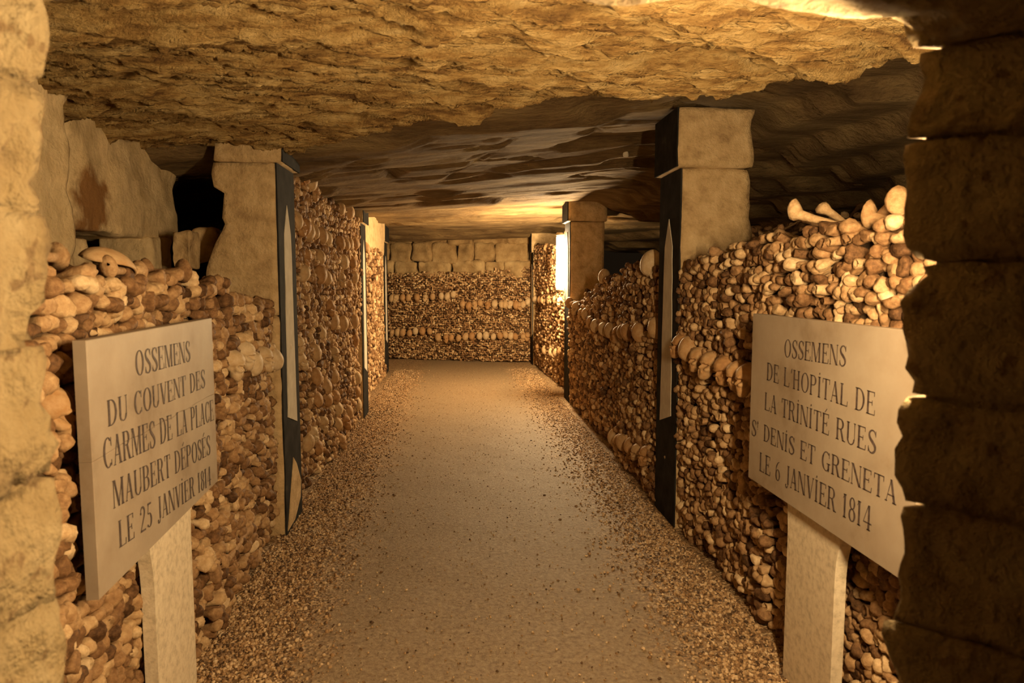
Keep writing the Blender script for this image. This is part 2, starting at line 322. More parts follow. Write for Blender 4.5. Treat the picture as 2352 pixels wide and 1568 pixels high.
# ------------------------------------------------------------------ stone pillars with painted obelisks
def prism(name, poly, mat, x0, x1):                # polygon in (y,z), thickness along x
    n = len(poly); V = [(x0, y, z) for y, z in poly] + [(x1, y, z) for y, z in poly]
    Fc = [tuple(range(n)), tuple(range(2 * n - 1, n - 1, -1))] + [(i, i + n, (i + 1) % n + n, (i + 1) % n) for i in range(n)]
    return mesh(name, V, Fc, mat, False)
def pillar(label, side, face, y0, y1, depth, zcap, ztop, seed, joints=(), tip=1.9, foot=.63, half=.115, patch=False, rag=0., over=.025):
    root = obj('stone_pillar', None, label=label, cat='pillar', group='painted stone pillars along the gallery'); root.location = (face + side * depth / 2, (y0 + y1) / 2, 0)
    bx, by = root.location[0], root.location[1]
    def ad(name, me): o = obj(name, me, root); o.location = (-bx, -by, 0); return o
    xa, xb = sorted((face, face + side * depth))
    def warp(V):
        if not rag: return V
        if side < 0 and y0 < 5:
            q = [on(a, b_, 1, y0) for a, b_ in [(492, 340), (484, 400), (490, 432), (514, 442), (509, 500), (516, 516), (492, 560), (480, 592), (470, 622), (475, 700)]][::-1]
            V = V.copy(); wgt = np.clip(1 - np.abs(V[:, 0] - xa) / .3, 0, 1); V[:, 0] += wgt * (np.interp(V[:, 2], [p[2] for p in q], [p[0] for p in q]) - xa); return V
        V = V.copy(); far = xa if side < 0 else xb
        wgt = np.clip(1 - np.abs(V[:, 0] - far) / .3, 0, 1); V[:, 0] += wgt * rag * fbm(np.stack([V[:, 2] * 4.5, V[:, 2] * 0, V[:, 2] * 0], -1), 3, seed) ; return V
    zs = [-.03] + list(joints) + [zcap]
    for k in range(len(zs) - 1):
        ad('shaft', block_mesh('shaft', (xa, y0, zs[k]), (xb, y1, zs[k + 1] - .003), MAT['pier'], .035, .012, .005, 8, seed + k, warp))
    oa, ob = (xa - .035, xb + over) if side > 0 else (xa - over, xb + .035)
    ad('capital', block_mesh('capital', (oa, y0 - over, zcap), (ob, y1 + .02, ztop), MAT['pier'], .035, .012, .005, 8, seed + 9, warp))
    f = face - side * .006; g = f - side * .004
    ad('painted_panel', prism('painted_panel', [(y0 + .004, 0), (y1 - .004, 0), (y1 - .004, zcap - .004), (y0 + .004, zcap - .004)], MAT['paint'], f, face + side * .004))
    fc = face - side * (.035 + .006)
    ad('painted_cap_panel', prism('painted_cap_panel', [(y0 - over + .004, zcap + .003), (y1 + .016, zcap + .003), (y1 + .016, ztop), (y0 - over + .004, ztop)], MAT['paint'], fc, face - side * .03))
    c = (y0 + y1) / 2; r2 = np.random.default_rng(seed); L_, R_ = [], []
    for t in np.linspace(0, 1, 12):
        hw = half * (1 - .32 * t); z = foot + (tip - .17 - foot) * t
        L_.append((c - hw + r2.uniform(-.004, .004), z + .05 * (t == 0))); R_.append((c + hw + r2.uniform(-.004, .004), z - .02 * (t == 0)))
    ad('painted_obelisk', prism('painted_obelisk', L_ + [(c, tip)] + R_[::-1], MAT['white'], g, f + side * .001))
    if patch:
        ad('bare_stone_patch', prism('bare_stone_patch', [(y0 + .02, .02), (y0 + .2, .03), (y1 - .06, .12), (y1 - .03, .22), (y0 + .28, .36), (y0 + .2, .42), (y0 + .16, .33), (y0 + .1, .2)], MAT['pier'], g, f + side * .001))
    return root
pillar('stone pillar with white painted obelisk, beside the COUVENT plaque', -1, -1.02, 4.1, 4.52, .37, 2.17, 2.5, 400, (1.3,), 1.95, .64, patch=True, rag=.06, over=.0)
pillar('stone pillar with white painted obelisk, beside the HOPITAL plaque', 1, 1.315, 4.05, 4.47, .40, 2.16, 2.5, 420, (.8, 1.45), 1.88, .62, rag=.03)
pillar('stone pillar with bright obelisk stripe at the end of the tall skull-studded wall', -1, -1.03, 7.62, 8.02, .4, 2.12, 2.5, 440, (1.2,), 1.95, .5)
pillar('stone pillar right beside the glowing tube lamp', 1, 1.375, 8.45, 8.85, .42, 2.22, 2.55, 460, (1.2,), 2.1, 1.2, .1)
pillar('dark stone pillar at the left corner of the end wall', -1, -1.16, 11.2, 11.75, .28, 2.12, 2.5, 480, (1.1,), 1.9, .5)
pillar('dark stone pillar at the right corner of the end wall', 1, 1.34, 12.3, 12.62, .4, 2.0, 2.5, 500, (1.1,), 1.8, .5)

# ------------------------------------------------------------------ left recess: limestone wall blocks above the bones
back = obj('wall_left', block_mesh('wall_left', (-3.1, 1.06, 0), (-2.7, 8.2, 2.7), MAT['dark'], .3, .02, .03, 3, 520), kind='structure')
def pyz(px, py, X): p = on(px, py, 0, X); return p[1], p[2]
def rblock(pxs, X, th, seed, mat='recess', amp=.010, parent=back, zlo=None, zhi=None, name='stone_block'):
    (xa, ya), (xb, yb) = pxs; y0, z1 = pyz(xa, ya, X); y1, _ = pyz(xb, ya, X); _, z0 = pyz((xa + xb) / 2, yb, X)
    z0 = z0 if zlo is None else zlo; z1 = z1 if zhi is None else zhi
    def warp(V):
        V = V.copy(); e = np.clip((V[:, 1] - (y1 - .35)) / .35, 0, 1); V[:, 1] += e * .05 * fbm(np.stack([V[:, 2] * 6, V[:, 2] * 0, V[:, 2] * 0], -1), 3, seed); return V
    obj(name, block_mesh(name, (X - th, y0, z0), (X, y1, z1), MAT[mat], .025, .02, amp * 1.6, 6, seed, warp), parent)
rblock(((60, 230), (158, 580)), -1.62, .3, 530, zhi=2.4, zlo=1.2)
rblock(((150, 300), (398, 540)), -1.76, .5, 531, zhi=2.45)
rblock(((150, 540), (215, 600)), -1.74, .3, 532, zlo=1.2)
rblock(((345, 540), (398, 600)), -1.74, .3, 533, zlo=1.2)

# ------------------------------------------------------------------ bones: templates
def bone_template(kind, seg, rings, seed):
    """a long bone seen end-on: joint end at the origin facing +Z, shaft running to -Z"""
    r = np.random.default_rng(seed); th = np.linspace(0, 2 * math.pi, seg, endpoint=False)
    if kind == 'condyle': a, b_, lobe, pinch = .036, .027, .16, .30
    elif kind == 'head':  a, b_, lobe, pinch = .028, .027, .04, .0
    elif kind == 'plateau': a, b_, lobe, pinch = .035, .026, .05, .12
    else: a, b_, lobe, pinch = .022, .02, .05, .0
    rad = 1 + lobe * np.cos(2 * th) - pinch * np.exp(-((th - math.pi / 2) / .45) ** 2) + .08 * np.cos(3 * th + r.uniform(0, 6)) + r.uniform(-.05, .05, seg)
    ox, oy = a * rad * np.cos(th), b_ * rad * np.sin(th)
    prof = {'condyle': [(.5, .020), (.86, .011), (1, -.004), (.95, -.022), (.62, -.045), (.42, -.085)],
            'head': [(.45, .025), (.82, .016), (1, .0), (.92, -.016), (.6, -.034), (.45, -.08)],
            'plateau': [(.6, .010), (.94, .006), (1, -.006), (.85, -.024), (.6, -.05), (.45, -.09)],
            'shaft': [(.55, -.012), (.9, .012), (1, .008), (1, -.02), (.98, -.05), (1, -.09)]}[kind]
    if rings == 4: prof = [prof[0], prof[1], prof[2], prof[4]]
    V = [(0, 0, {'condyle': .017, 'head': .028, 'plateau': .006, 'shaft': -.02}[kind])]
    for s, z in prof:
        for k in range(seg):
            x, y = ox[k] * s, oy[k] * s
            zz = z - (.010 * math.exp(-(x / .010) ** 2) if kind == 'condyle' and z > -.01 else 0) + r.uniform(-.0018, .0018)
            V.append((x + r.uniform(-.0012, .0012), y + r.uniform(-.0012, .0012), zz))
    T = [(0, 1 + k, 1 + (k + 1) % seg) for k in range(seg)]
    for q in range(len(prof) - 1):
        A, B = 1 + q * seg, 1 + (q + 1) * seg
        for k in range(seg):
            k2 = (k + 1) % seg; T += [(A + k, B + k, B + k2), (A + k, B + k2, A + k2)]
    V = np.array(V); lump = fbm(V * 55 + seed, 3, seed); V = V * (1 + .16 * lump[:, None] * np.array([1, 1, .5]))     # knobbly joint ends
    return V, np.array(T)
def long_bone(seg=10, L=.40, seed=0):
    """whole femur along X"""
    r = np.random.default_rng(seed); st = [(-.5, .006), (-.49, .02), (-.465, .028), (-.43, .026), (-.38, .0165), (-.25, .0135), (0, .0125), (.25, .014), (.36, .018), (.41, .027), (.45, .033), (.48, .031), (.5, .014)]
    V = []; 
    for t, rr in st:
        bow = .012 * math.cos(t * 3.1); hd = .018 * np.clip((abs(t) - .4) / .1, 0, 1) * (1 if t < 0 else 0)
        for k in range(seg):
            a = 2 * math.pi * k / seg; w_ = 1 + (.35 * np.clip((abs(t) - .38) / .08, 0, 1)) * abs(math.cos(a))
            V.append((t * L, rr * w_ * math.cos(a) + hd + r.uniform(-.001, .001), rr * math.sin(a) + bow - .012 + r.uniform(-.001, .001)))
    T = []
    for q in range(len(st) - 1):
        for k in range(seg):
            A, B, k2 = q * seg, (q + 1) * seg, (k + 1) % seg; T += [(A + k, B + k, B + k2), (A + k, B + k2, A + k2)]
    n = len(V); V += [(-.5 * L, .018, 0), (.5 * L, 0, 0)]
    T += [(n, k, (k + 1) % seg) for k in range(seg)] + [(n + 1, n - seg - 0 + (k + 1) % seg - 0, n - seg + k) for k in range(seg)]
    return np.array(V), np.array(T)
KINDS = ['condyle', 'condyle', 'condyle', 'head', 'head', 'plateau', 'plateau', 'shaft']
T_HI = [bone_template(k, 20, 6, 600 + i) for i, k in enumerate(KINDS)]
T_MD = [bone_template(k, 10, 6, 620 + i) for i, k in enumerate(KINDS)]
T_LO = [bone_template(k, 8, 4, 640 + i) for i, k in enumerate(KINDS)]
ME_HI = [mesh_np('long_bone_end', V, T, MAT['bone_o']) for V, T in T_HI]
T_LONG = [long_bone(8, .38, 660 + i) for i in range(3)]
ME_LONG = [mesh_np('long_bone', *long_bone(14, L, 665 + i), MAT['bone_o']) for i, L in enumerate((.42, .36, .24))]

def merge(name, temps, items, mat):
    """items: (template index, 3x3 matrix, position, rnd) -> one mesh"""
    by = {}
    for it in items: by.setdefault(it[0], []).append(it)
    Vs, Ts, As, off = [], [], [], 0
    for k, lst in by.items():
        V, T = temps[k]; Mx = np.array([i[1] for i in lst]); P = np.array([i[2] for i in lst]); R_ = np.array([i[3] for i in lst])
        W = np.einsum('nij,vj->nvi', Mx, V) + P[:, None, :]; n = len(lst)
        Vs.append(W.reshape(-1, 3)); As.append(np.repeat(R_, len(V)))
        Ts.append((T[None] + (np.arange(n) * len(V))[:, None, None] + off).reshape(-1, 3)); off += n * len(V)
    return mesh_np(name, np.concatenate(Vs), np.concatenate(Ts), mat, True, np.concatenate(As))

def euler(ax, ay, az):
    cx, sx, cy, sy, cz, sz = math.cos(ax), math.sin(ax), math.cos(ay), math.sin(ay), math.cos(az), math.sin(az)
    return np.array([[cz, -sz, 0], [sz, cz, 0], [0, 0, 1]]) @ np.array([[cy, 0, sy], [0, 1, 0], [-sy, 0, cy]]) @ np.array([[1, 0, 0], [0, cx, -sx], [0, sx, cx]])

# ------------------------------------------------------------------ skulls
def skull_mesh(name, nu, nv, seed):
    """face towards +Z, crown towards +Y"""
    th = np.linspace(0, math.pi, nv)[1:-1]; th = th - .22 * np.sin(2 * th) * .5; ph = np.linspace(0, 2 * math.pi, nu, endpoint=False)
    TH, PH = np.meshgrid(th, ph, indexing='ij')
    D = np.stack([np.sin(TH) * np.cos(PH), np.sin(TH) * np.sin(PH), np.cos(TH)], -1).reshape(-1, 3); D = np.vstack([D, [0, 0, 1], [0, 0, -1]])
    def hit(c, r):                                  # far hit of a ray from the middle with an ellipsoid
        c, r = np.array(c), np.array(r); a = ((D / r) ** 2).sum(1); b = (D * c / r ** 2).sum(1); k = ((c / r) ** 2).sum() - 1
        disc = b * b - a * k; return np.where(disc > 0, (b + np.sqrt(np.maximum(disc, 0))) / a, 0)
    E_ = [((0, .018, -.02), (.070, .068, .090)), ((0, -.045, .035), (.048, .055, .042)), ((.047, -.034, .040), (.020, .014, .028)), ((-.047, -.034, .040), (.020, .014, .028)),
          ((0, -.082, .042), (.030, .022, .030)), ((0, .004, .055), (.052, .013, .020)), ((0, -.035, .066), (.010, .022, .018))]
    R_ = np.max([hit(c, r) for c, r in E_], 0); P = D * R_[:, None]
    for c, s, dp in [((.030, -.018, .070), (.017, .015, .04), .050), ((-.030, -.018, .070), (.017, .015, .04), .050), ((0, -.052, .080), (.010, .014, .04), .030), ((.062, -.03, .005), (.03, .016, .02), .014), ((-.062, -.03, .005), (.03, .016, .02), .014)]:
        g = np.exp(-(((P - np.array(c)) / np.array(s)) ** 2).sum(1)); P = P - D * (g * dp)[:, None]
    P = P * (1 + fbm(P * 28 + seed, 2, seed) * .02)[:, None]
    nr = len(th); Fq = []; top, bot = nr * nu, nr * nu + 1
    T = [(top, (k) , (k + 1) % nu) for k in range(nu)] + [(bot, (nr - 1) * nu + (k + 1) % nu, (nr - 1) * nu + k) for k in range(nu)]
    for q in range(nr - 1):
        for k in range(nu):
            a, b2, k2 = q * nu, (q + 1) * nu, (k + 1) % nu; T += [(a + k, b2 + k, b2 + k2), (a + k, b2 + k2, a + k2)]
    return mesh_np(name, P, np.array(T), MAT['skull'])
SK_HI = [skull_mesh('skull', 40, 32, 700), skull_mesh('skull', 40, 32, 701)]
SK_LO = [skull_mesh('skull', 22, 16, 702)]

# ------------------------------------------------------------------ bone walls
class Wall:
    def __init__(s, A, B, side, top, seed, bulge=.03):
        s.A = np.array([*A, 0.]); s.B = np.array([*B, 0.]); s.len = np.linalg.norm(s.B - s.A); s.U = (s.B - s.A) / s.len
        n = np.cross(s.U, [0, 0, 1.]); s.N = n if np.dot(n, side) > 0 else -n
        s.top = top; s.seed = seed; s.bulge = bulge; s.sk = []; s.sign = None
    def off(s, u, z): return fbm(np.array([[u * 1.3, z * 1.6, 0.]]), 2, s.seed)[0] * s.bulge
    def pos(s, u, z, out=0.): return s.A + s.U * u + np.array([0, 0, z]) + s.N * (s.off(u, z) + out)
    def px(s, x, y): p = on_plane(x, y, s.A, s.N); return float(np.dot(p - s.A, s.U)), float(p[2])
    def frame(s, rot=None):
        X_ = np.cross([0, 0, 1.], s.N); Mx = np.stack([X_, [0, 0, 1.], s.N], 1)    # local x along, y up, z outward
        return Mx if rot is None else Mx @ rot
def tops(*pts):
    u = [p[0] for p in pts]; z = [p[1] for p in pts]; return lambda q: float(np.interp(q, u, z))
W = {
 'L1': Wall((-.93, .97), (-1.085, 4.1), (1, 0, 0), tops((0, 1.53), (1.47, 1.53), (1.87, 1.49), (2.27, 1.47), (2.53, 1.40), (3.13, 1.36)), 800, .02),
 'L2': Wall((-1.10, 4.52), (-1.06, 7.62), (1, 0, 0), tops((0, 2.22), (1.2, 2.22), (2, 2.2), (3.1, 2.14)), 801),
 'L3': Wall((-1.12, 8.02), (-1.17, 11.2), (1, 0, 0), tops((0, 1.93), (3.2, 1.95)), 802),
 'E':  Wall((-2.7, 13.85), (1.55, 12.66), (0, -1, 0), tops((0, 1.66), (3.2, 1.66), (3.9, 1.75), (4.4, 1.78)), 803, .05),
 'R1': Wall((1.32, .97), (1.325, 4.05), (-1, 0, 0), tops((0, 1.71), (1.07, 1.70), (1.67, 1.68), (2.17, 1.66), (2.67, 1.64), (3.08, 1.61)), 804, .02),
 'R2': Wall((1.345, 4.47), (1.40, 8.45), (-1, 0, 0), tops((0, 1.58), (.6, 1.62), (1.3, 1.56), (2.2, 1.52), (2.6, 1.42), (3.2, 1.32), (4, 1.22)), 805),
 'R3': Wall((1.50, 8.85), (1.38, 12.3), (-1, 0, 0), tops((0, 1.9), (2, 2.05), (3.45, 2.15)), 806),
}
# skull spots as (wall, group, label, pixels); each is set on its wall
def zz(pts): return [(840 + .268 * x, 440 + .268 * y) for x, y in pts]
SKULLS = [
 ('L2', 'skulls in the slanting row of the tall left wall', 'skull from the obelisk pillar in the slanting upper row of the tall wall', [(672, 512), (684, 520), (697, 526), (707, 537), (719, 537), (735, 546), (748, 552), (770, 562), (781, 565), (792, 563), (806, 562)], .0),
 ('L2', 'skulls under the ceiling on the tall left wall', 'skull from the obelisk pillar tucked under the ceiling on the tall wall', [(682, 388), (692, 406), (703, 422), (715, 440), (777, 483), (793, 490)], .0),
 ('L2', 'skulls in the middle of the tall left wall', 'skull among bone ends in mid-height clusters of the tall bone wall', [(700, 590), (730, 595), (778, 606), (799, 606), (695, 632), (728, 636), (742, 642), (775, 640), (790, 657), (803, 640)], .0),
 ('L2', 'skulls scattered low on the tall left wall', 'skull scattered in the lower half of the tall bone wall', [(752, 705), (760, 742), (780, 747), (806, 742), (735, 768), (808, 785), (686, 790), (720, 815), (690, 828), (766, 812), (815, 842), (718, 872), (742, 892), (765, 868), (812, 872), (720, 922), (746, 922), (768, 912), (813, 902), (790, 950), (816, 932), (770, 942), (742, 972), (768, 978), (782, 968), (715, 996), (772, 1020), (728, 1032), (700, 1022)], .0),
 ('L1', 'broken skulls beside the COUVENT plaque', 'broken skull from the pillar in the pale band beside the COUVENT plaque', [(522, 835), (548, 812), (566, 842), (592, 822), (617, 832), (636, 800)], .01),
 ('R1', 'skulls beside the HOPITAL plaque', 'orange skull from the stone pillar in the row running behind the HOPITAL plaque', [(1572, 792), (1592, 808), (1614, 822), (1642, 836), (1672, 846), (1702, 858), (1730, 868)], .01),
 ('R2', 'skulls in the upper row of the right wall', 'skull from the tall black pillar in the long row towards the lamp', [(1318, 698), (1327, 706), (1337, 720), (1347, 724), (1360, 743), (1373, 752), (1390, 758), (1404, 763), (1419, 766), (1434, 766), (1452, 766), (1480, 768), (1506, 758)], .0),
 ('R2', 'skulls in the lower row of the right wall', 'skull from the black pillar in the short row near the floor', [(1413, 1008), (1427, 1014), (1441, 1020), (1456, 1028), (1475, 1036), (1497, 1044)], .0),
 ('R3', 'skulls in the upper row by the lamp', 'skull from the lamp in the row just below the glowing tube lamp', [(1230, 688), (1240, 690), (1251, 690), (1263, 686), (1276, 687), (1290, 692)], .0),
 ('R3', 'skulls in the lower row by the lamp', 'skull from the pillar in the lower row on the lamplit wall', [(1240, 797), (1254, 806), (1267, 811), (1280, 813), (1293, 810)], .0),
 ('E', 'skulls in the upper left row of the end wall', 'skull from the corner pillar in the higher upper row of the end wall', zz([(230, 922), (262, 915), (320, 915), (368, 915), (440, 913), (510, 908), (575, 905), (650, 900), (700, 905), (750, 885)]), .0),
 ('E', 'skulls in the upper right row of the end wall', 'skull along the dipped upper row of the end wall, counted from its middle', zz([(835, 970), (890, 985), (940, 968), (990, 960), (1050, 970), (1105, 970), (1165, 975), (1200, 975), (1240, 965), (1290, 980), (1320, 978), (1350, 975), (1395, 950)]), .0),
 ('E', 'skulls in the lower left row of the end wall', 'skull from the corner pillar in the short low row of the end wall', zz([(235, 1210), (282, 1212), (322, 1212), (380, 1218), (430, 1200), (488, 1202), (550, 1202)]), .0),
 ('E', 'skulls in the lower right row of the end wall', 'skull along the long low row of the end wall, counted from its middle', zz([(620, 1258), (695, 1255), (740, 1258), (800, 1260), (860, 1250), (915, 1245), (980, 1242), (1035, 1240), (1095, 1250), (1155, 1240), (1200, 1235), (1245, 1245), (1285, 1250), (1350, 1250), (1385, 1240)]), .0),
]
def place_skull(wl, u, z, label, group, out, scale=1., rot=None, lo=False):
    me = SK_LO[0] if lo else random.choice(SK_HI)
    o = obj('skull', me, label=label, cat='skull', group=group)
    rot = euler(random.uniform(-.25, .35), random.uniform(-.5, .5), random.uniform(-.15, .15)) if rot is None else rot
    Mx = wl.frame(rot) * scale; p = wl.pos(u, z, out)
    o.matrix_world = Matrix([[*Mx[0], p[0]], [*Mx[1], p[1]], [*Mx[2], p[2]], [0, 0, 0, 1]])
    tn = random.uniform(.25, .5) if 'orange' in label or 'brown' in label else random.uniform(.7, .9) if 'pale' in label else random.uniform(.25, .8); o.color = (tn, tn, tn, 1)
    if group in NOTH: tw = 'orange-brown ' if tn < .42 else 'tan ' if tn < .62 else 'pale '; o['label'] = tw + label; o['group'] = tw + group
    wl.sk.append((u, z, .078 * scale)); return o
NOTH = ('skulls in the middle of the tall left wall', 'skulls scattered low on the tall left wall')
NTH = 'first second third fourth fifth sixth seventh eighth ninth tenth eleventh twelfth thirteenth fourteenth fifteenth'.split()
ORD = {'L2': 1, 'L1': -1, 'R1': 1, 'R2': -1, 'R3': -1, 'E': 1}
for wn, g, lb, pts, out in SKULLS:
    wl = W[wn]
    order = sorted(pts, key=lambda q: (q[0] if ORD[wn] > 0 else -q[0]))
    for (x, y) in pts:
        u, z = wl.px(x, y); lo = wn in ('E', 'R3')
        crown = random.random() < (.75 if wn in ('E', 'R3', 'L2') else .4)       # most are laid crown outward
        rot = euler(random.uniform(1.0, 1.8) if crown else random.uniform(-.2, .3), random.uniform(-.4, .4), random.uniform(-.3, .3))
        lbl = lb if g in NOTH else NTH[order.index((x, y))] + ' ' + lb
        place_skull(wl, u, max(z, .09), lbl, g, .004 + out + (.02 if wn == 'E' else 0), random.uniform(.76, .92) * (1.0 if wn in ('E', 'R3') else .95), rot, lo)
# single skulls
def single(wn, x, y, label, out, s, rot): u, z = W[wn].px(x, y); place_skull(W[wn], u, z, label, None, out, s, rot)
single('L1', 150, 945, 'brown skull turned sideways between the doorway stones and the COUVENT plaque', -.045, .85, euler(.05, .35, .1))
single('R2', 1495, 612, 'large pale skull crown on top of the pile beside the black pillar', -.02, 1.05, euler(1.2, 0, 0))
single('R2', 1378, 640, 'skull crown catching the lamplight on the falling top of the right pile', -.03, .85, euler(1.4, .2, 0))
single('L3', 838, 572, 'lone skull high on the narrow lamplit bone strip beyond the left pillar', 0, .9, euler(.9, .2, 0))
single('R3', 1252, 570, 'skull on the top of the bones behind the lamp', 0, .8, euler(.9, .2, 0))

SIGN_L = (np.array([-.906, 1.775, 0]), np.array([-.966, 2.83, 0]))
SIGN_R = (np.array([1.2, 1.70, 0]), np.array([1.2, 2.75, 0]))
def inside(poly, x, y):
    c = False; n = len(poly)
    for i in range(n):
        x1, y1 = poly[i]; x2, y2 = poly[i - 1]
        if (y1 > y) != (y2 > y) and x < (x2 - x1) * (y - y1) / (y2 - y1) + x1: c = not c
    return c
HIDE = [[(200, 770), (487, 730), (500, 1100), (245, 1345)], [(357, 1250), (445, 1170), (448, 1568), (357, 1568)],
        [(1728, 720), (2060, 755), (2045, 1300), (1722, 1100)], [(1803, 1150), (1915, 1220), (1915, 1568), (1803, 1568)]]
def seen(x, y): return 135 < x < 2050 and 0 < y < 1560 and not any(inside(p, x, y) for p in HIDE)

W['L1'].sign = (SIGN_L[0][1] - .97, SIGN_L[1][1] - .97); W['R1'].sign = (SIGN_R[0][1] - .97, SIGN_R[1][1] - .97)
def lay_bones(wl, step, size, zmin=.03, u0=0., u1=None):
    r = np.random.default_rng(wl.seed); out = []; z = zmin; row = 0; u1 = u1 or wl.len
    while z < 2.4:
        u = u0 + (row % 2) * step * .5 + r.uniform(0, .02)
        while u < u1 + .01:
            s = size * r.uniform(.74, 1.18); zj = z + r.uniform(-.011, .011) + .02 * math.sin(u * 2.1 + row * .13 + wl.seed)
            if zj < wl.top(u) + r.uniform(-.03, .02) and zj > .015 and all((u - a) ** 2 + (zj - b) ** 2 > (c * .8) ** 2 for a, b, c in wl.sk):
                k = int(r.integers(0, len(KINDS)))
                tilt = (r.normal(0, .22), r.normal(0, .22))
                Mx = wl.frame(euler(tilt[0], tilt[1], r.uniform(-.6, .6) + (math.pi if r.random() < .4 else 0) + (1.57 if r.random() < .22 else 0))) * s
                # joint ends pushed in or out of the face, a few recessed well behind it
                o = r.uniform(-.02, .014) - (.035 if r.random() < .10 else 0)
                if wl.sign and wl.sign[0] - .02 < u < wl.sign[1] + .02 and zj < 1.42: o = min(o, -.035)      # nothing pokes through the plaques
                out.append((k, Mx, wl.pos(u, zj, o), float(r.beta(1.5, 1.8)), u, zj))
            u += step * s / size * r.uniform(.9, 1.16)
        z += step * .86; row += 1
    return out
INFO = {'L1': ('stacked around the COUVENT plaque', 'stacked around the COUVENT plaque', 'knobbly brown bone ends filling the wall behind the COUVENT plaque'),
        'R1': ('stacked around the HOPITAL plaque', 'stacked around the HOPITAL plaque', 'rounded tan bone ends in courses behind the HOPITAL plaque'),
        'L2': (0, 0, 'fine bone ends of the tall wall studded with skulls'), 'L3': (0, 0, 'lamplit bone ends of the narrow strip beyond the second left pillar'),
        'R2': (0, 0, 'rounded bone ends of the right wall between two pillars'), 'R3': (0, 0, 'brightly lit bone ends beside the tube lamp'), 'E': (0, 0, 'small bone ends packed across the end wall')}
CFG = {'L1': (.054, 1.0), 'R1': (.050, .93), 'L2': (.052, .95), 'R2': (.052, .97), 'L3': (.058, 1.08), 'R3': (.058, 1.05), 'E': (.044, .86)}
SEEN, LAID = [], {}
BKIND = {'condyle': ('thigh_bone_end', 'two-lobed thigh bone end'), 'head': ('ball_joint_end', 'round ball-headed bone end'), 'plateau': ('shin_bone_end', 'flat-ended shin bone end'), 'shaft': ('broken_bone_shaft', 'broken hollow bone shaft')}
for wn, wl in W.items():
    step, size = CFG[wn]; items = lay_bones(wl, step, size); lb, grp, stuff = INFO[wn]
    if lb:
        for i, it in enumerate(items):
            x, y, d = proj(it[2])
            if seen(x, y): SEEN.append((d / np.cbrt(abs(np.linalg.det(it[1]))), wn, i))
    LAID[wn] = items
pick = {}
for dd, wn, i in sorted(SEEN)[:640]:
    nm_, look = BKIND[KINDS[LAID[wn][i][0]]]
    pick.setdefault(wn, set()).add(i); k, Mx, p, rr = LAID[wn][i][:4]
    u, z = LAID[wn][i][4:6]; sg = 'COUVENT' if wn == 'L1' else 'HOPITAL'; ua, ub = (SIGN_L if wn == 'L1' else SIGN_R)[0][1] - .97, (SIGN_L if wn == 'L1' else SIGN_R)[1][1] - .97
    where = ('above the %s plaque' if z > 1.36 else 'between the doorway and the %s plaque' if u < ua else 'between the %s plaque and the pillar' if u > ub else 'below the %s plaque') % sg
    tone = 'dark brown' if rr < .36 else 'tan' if rr < .64 else 'pale'
    o = obj(nm_, ME_HI[k], label=tone + ' ' + look + ' stacked ' + where, cat='bone', group=tone + ' ' + look + 's ' + where); o.color = (rr, rr, rr, 1)
    o.matrix_world = Matrix([[*Mx[0], p[0]], [*Mx[1], p[1]], [*Mx[2], p[2]], [0, 0, 0, 1]])
for wn, wl in W.items():
    items = [it for i, it in enumerate(LAID[wn]) if i not in pick.get(wn, ())]; stuff = INFO[wn][2]
    obj('stacked_bones', merge('stacked_bones', T_LO if wn in ('E', 'L3', 'R3') else T_MD, items, MAT['bone_a']), label=stuff, cat='bones', kind='stuff')
    # earth core behind the heads; its top slopes back into the recess
    n = 24; uu = np.linspace(-.02, wl.len + .02, n); V = []
    deep = {'L1': 1.5, 'R1': 2.2, 'R2': 1.6}.get(wn, .25); rise = {'R1': .16, 'R2': .42, 'L1': -.02}.get(wn, 0)
    for u in uu:
        t = wl.top(u); back_ = -.055
        for q, (o, z) in enumerate([(back_, -.02), (back_, t * .5), (back_, t - .06), (back_ - .1, t - .05), (-deep * .5, t - .05 + rise * .6), (-deep, t - .05 + rise)]):
            V.append(wl.A + wl.U * u + np.array([0, 0, z]) + wl.N * (o + (wl.off(u, z) if q < 3 else 0)))
    nm = {'L1': 'wall_left_front', 'L2': 'wall_left_middle', 'L3': 'wall_left_rear', 'R1': 'wall_right_front', 'R2': 'wall_right_middle', 'R3': 'wall_right_rear', 'E': 'wall_end'}[wn]
    wl.core = obj(nm, mesh_np(nm, V, grid_faces(n, 6), MAT['dark']), kind='structure')

# loose bones heaped on top, behind the faces of the near walls
def heap(wn, n, d0, d1, rise, deep, label, seed, lift=0.):
    wl = W[wn]; r = np.random.default_rng(seed); items = []
    for _ in range(n):
        u = r.uniform(.05, wl.len - .05); b = r.uniform(d0, d1); z = wl.top(u) - .035 + rise * min(1, b / deep) + r.uniform(-.01, .03) + lift
        Mx = euler(r.normal(0, .25), r.normal(0, .3), r.uniform(0, 6.28)) * r.uniform(.55, 1.0)
        items.append((int(r.integers(0, 3)), Mx, wl.A + wl.U * u + np.array([0, 0, z]) - wl.N * b, float(r.beta(1.5, 2))))
    obj('loose_bones', merge('loose_bones', T_LONG, items, MAT['bone_a']), label=label, cat='bones', kind='stuff')
heap('R1', 420, .2, 1.9, .16, 2.2, 'dark loose bones heaped in the recess above the HOPITAL plaque', 901)
heap('R2', 380, .2, 1.4, .42, 1.6, 'dark loose bones sloping up behind the right wall between two pillars', 902)
heap('L1', 150, .2, .9, -.02, 1.5, 'dark loose bones lying behind the wall top by the COUVENT plaque', 903)

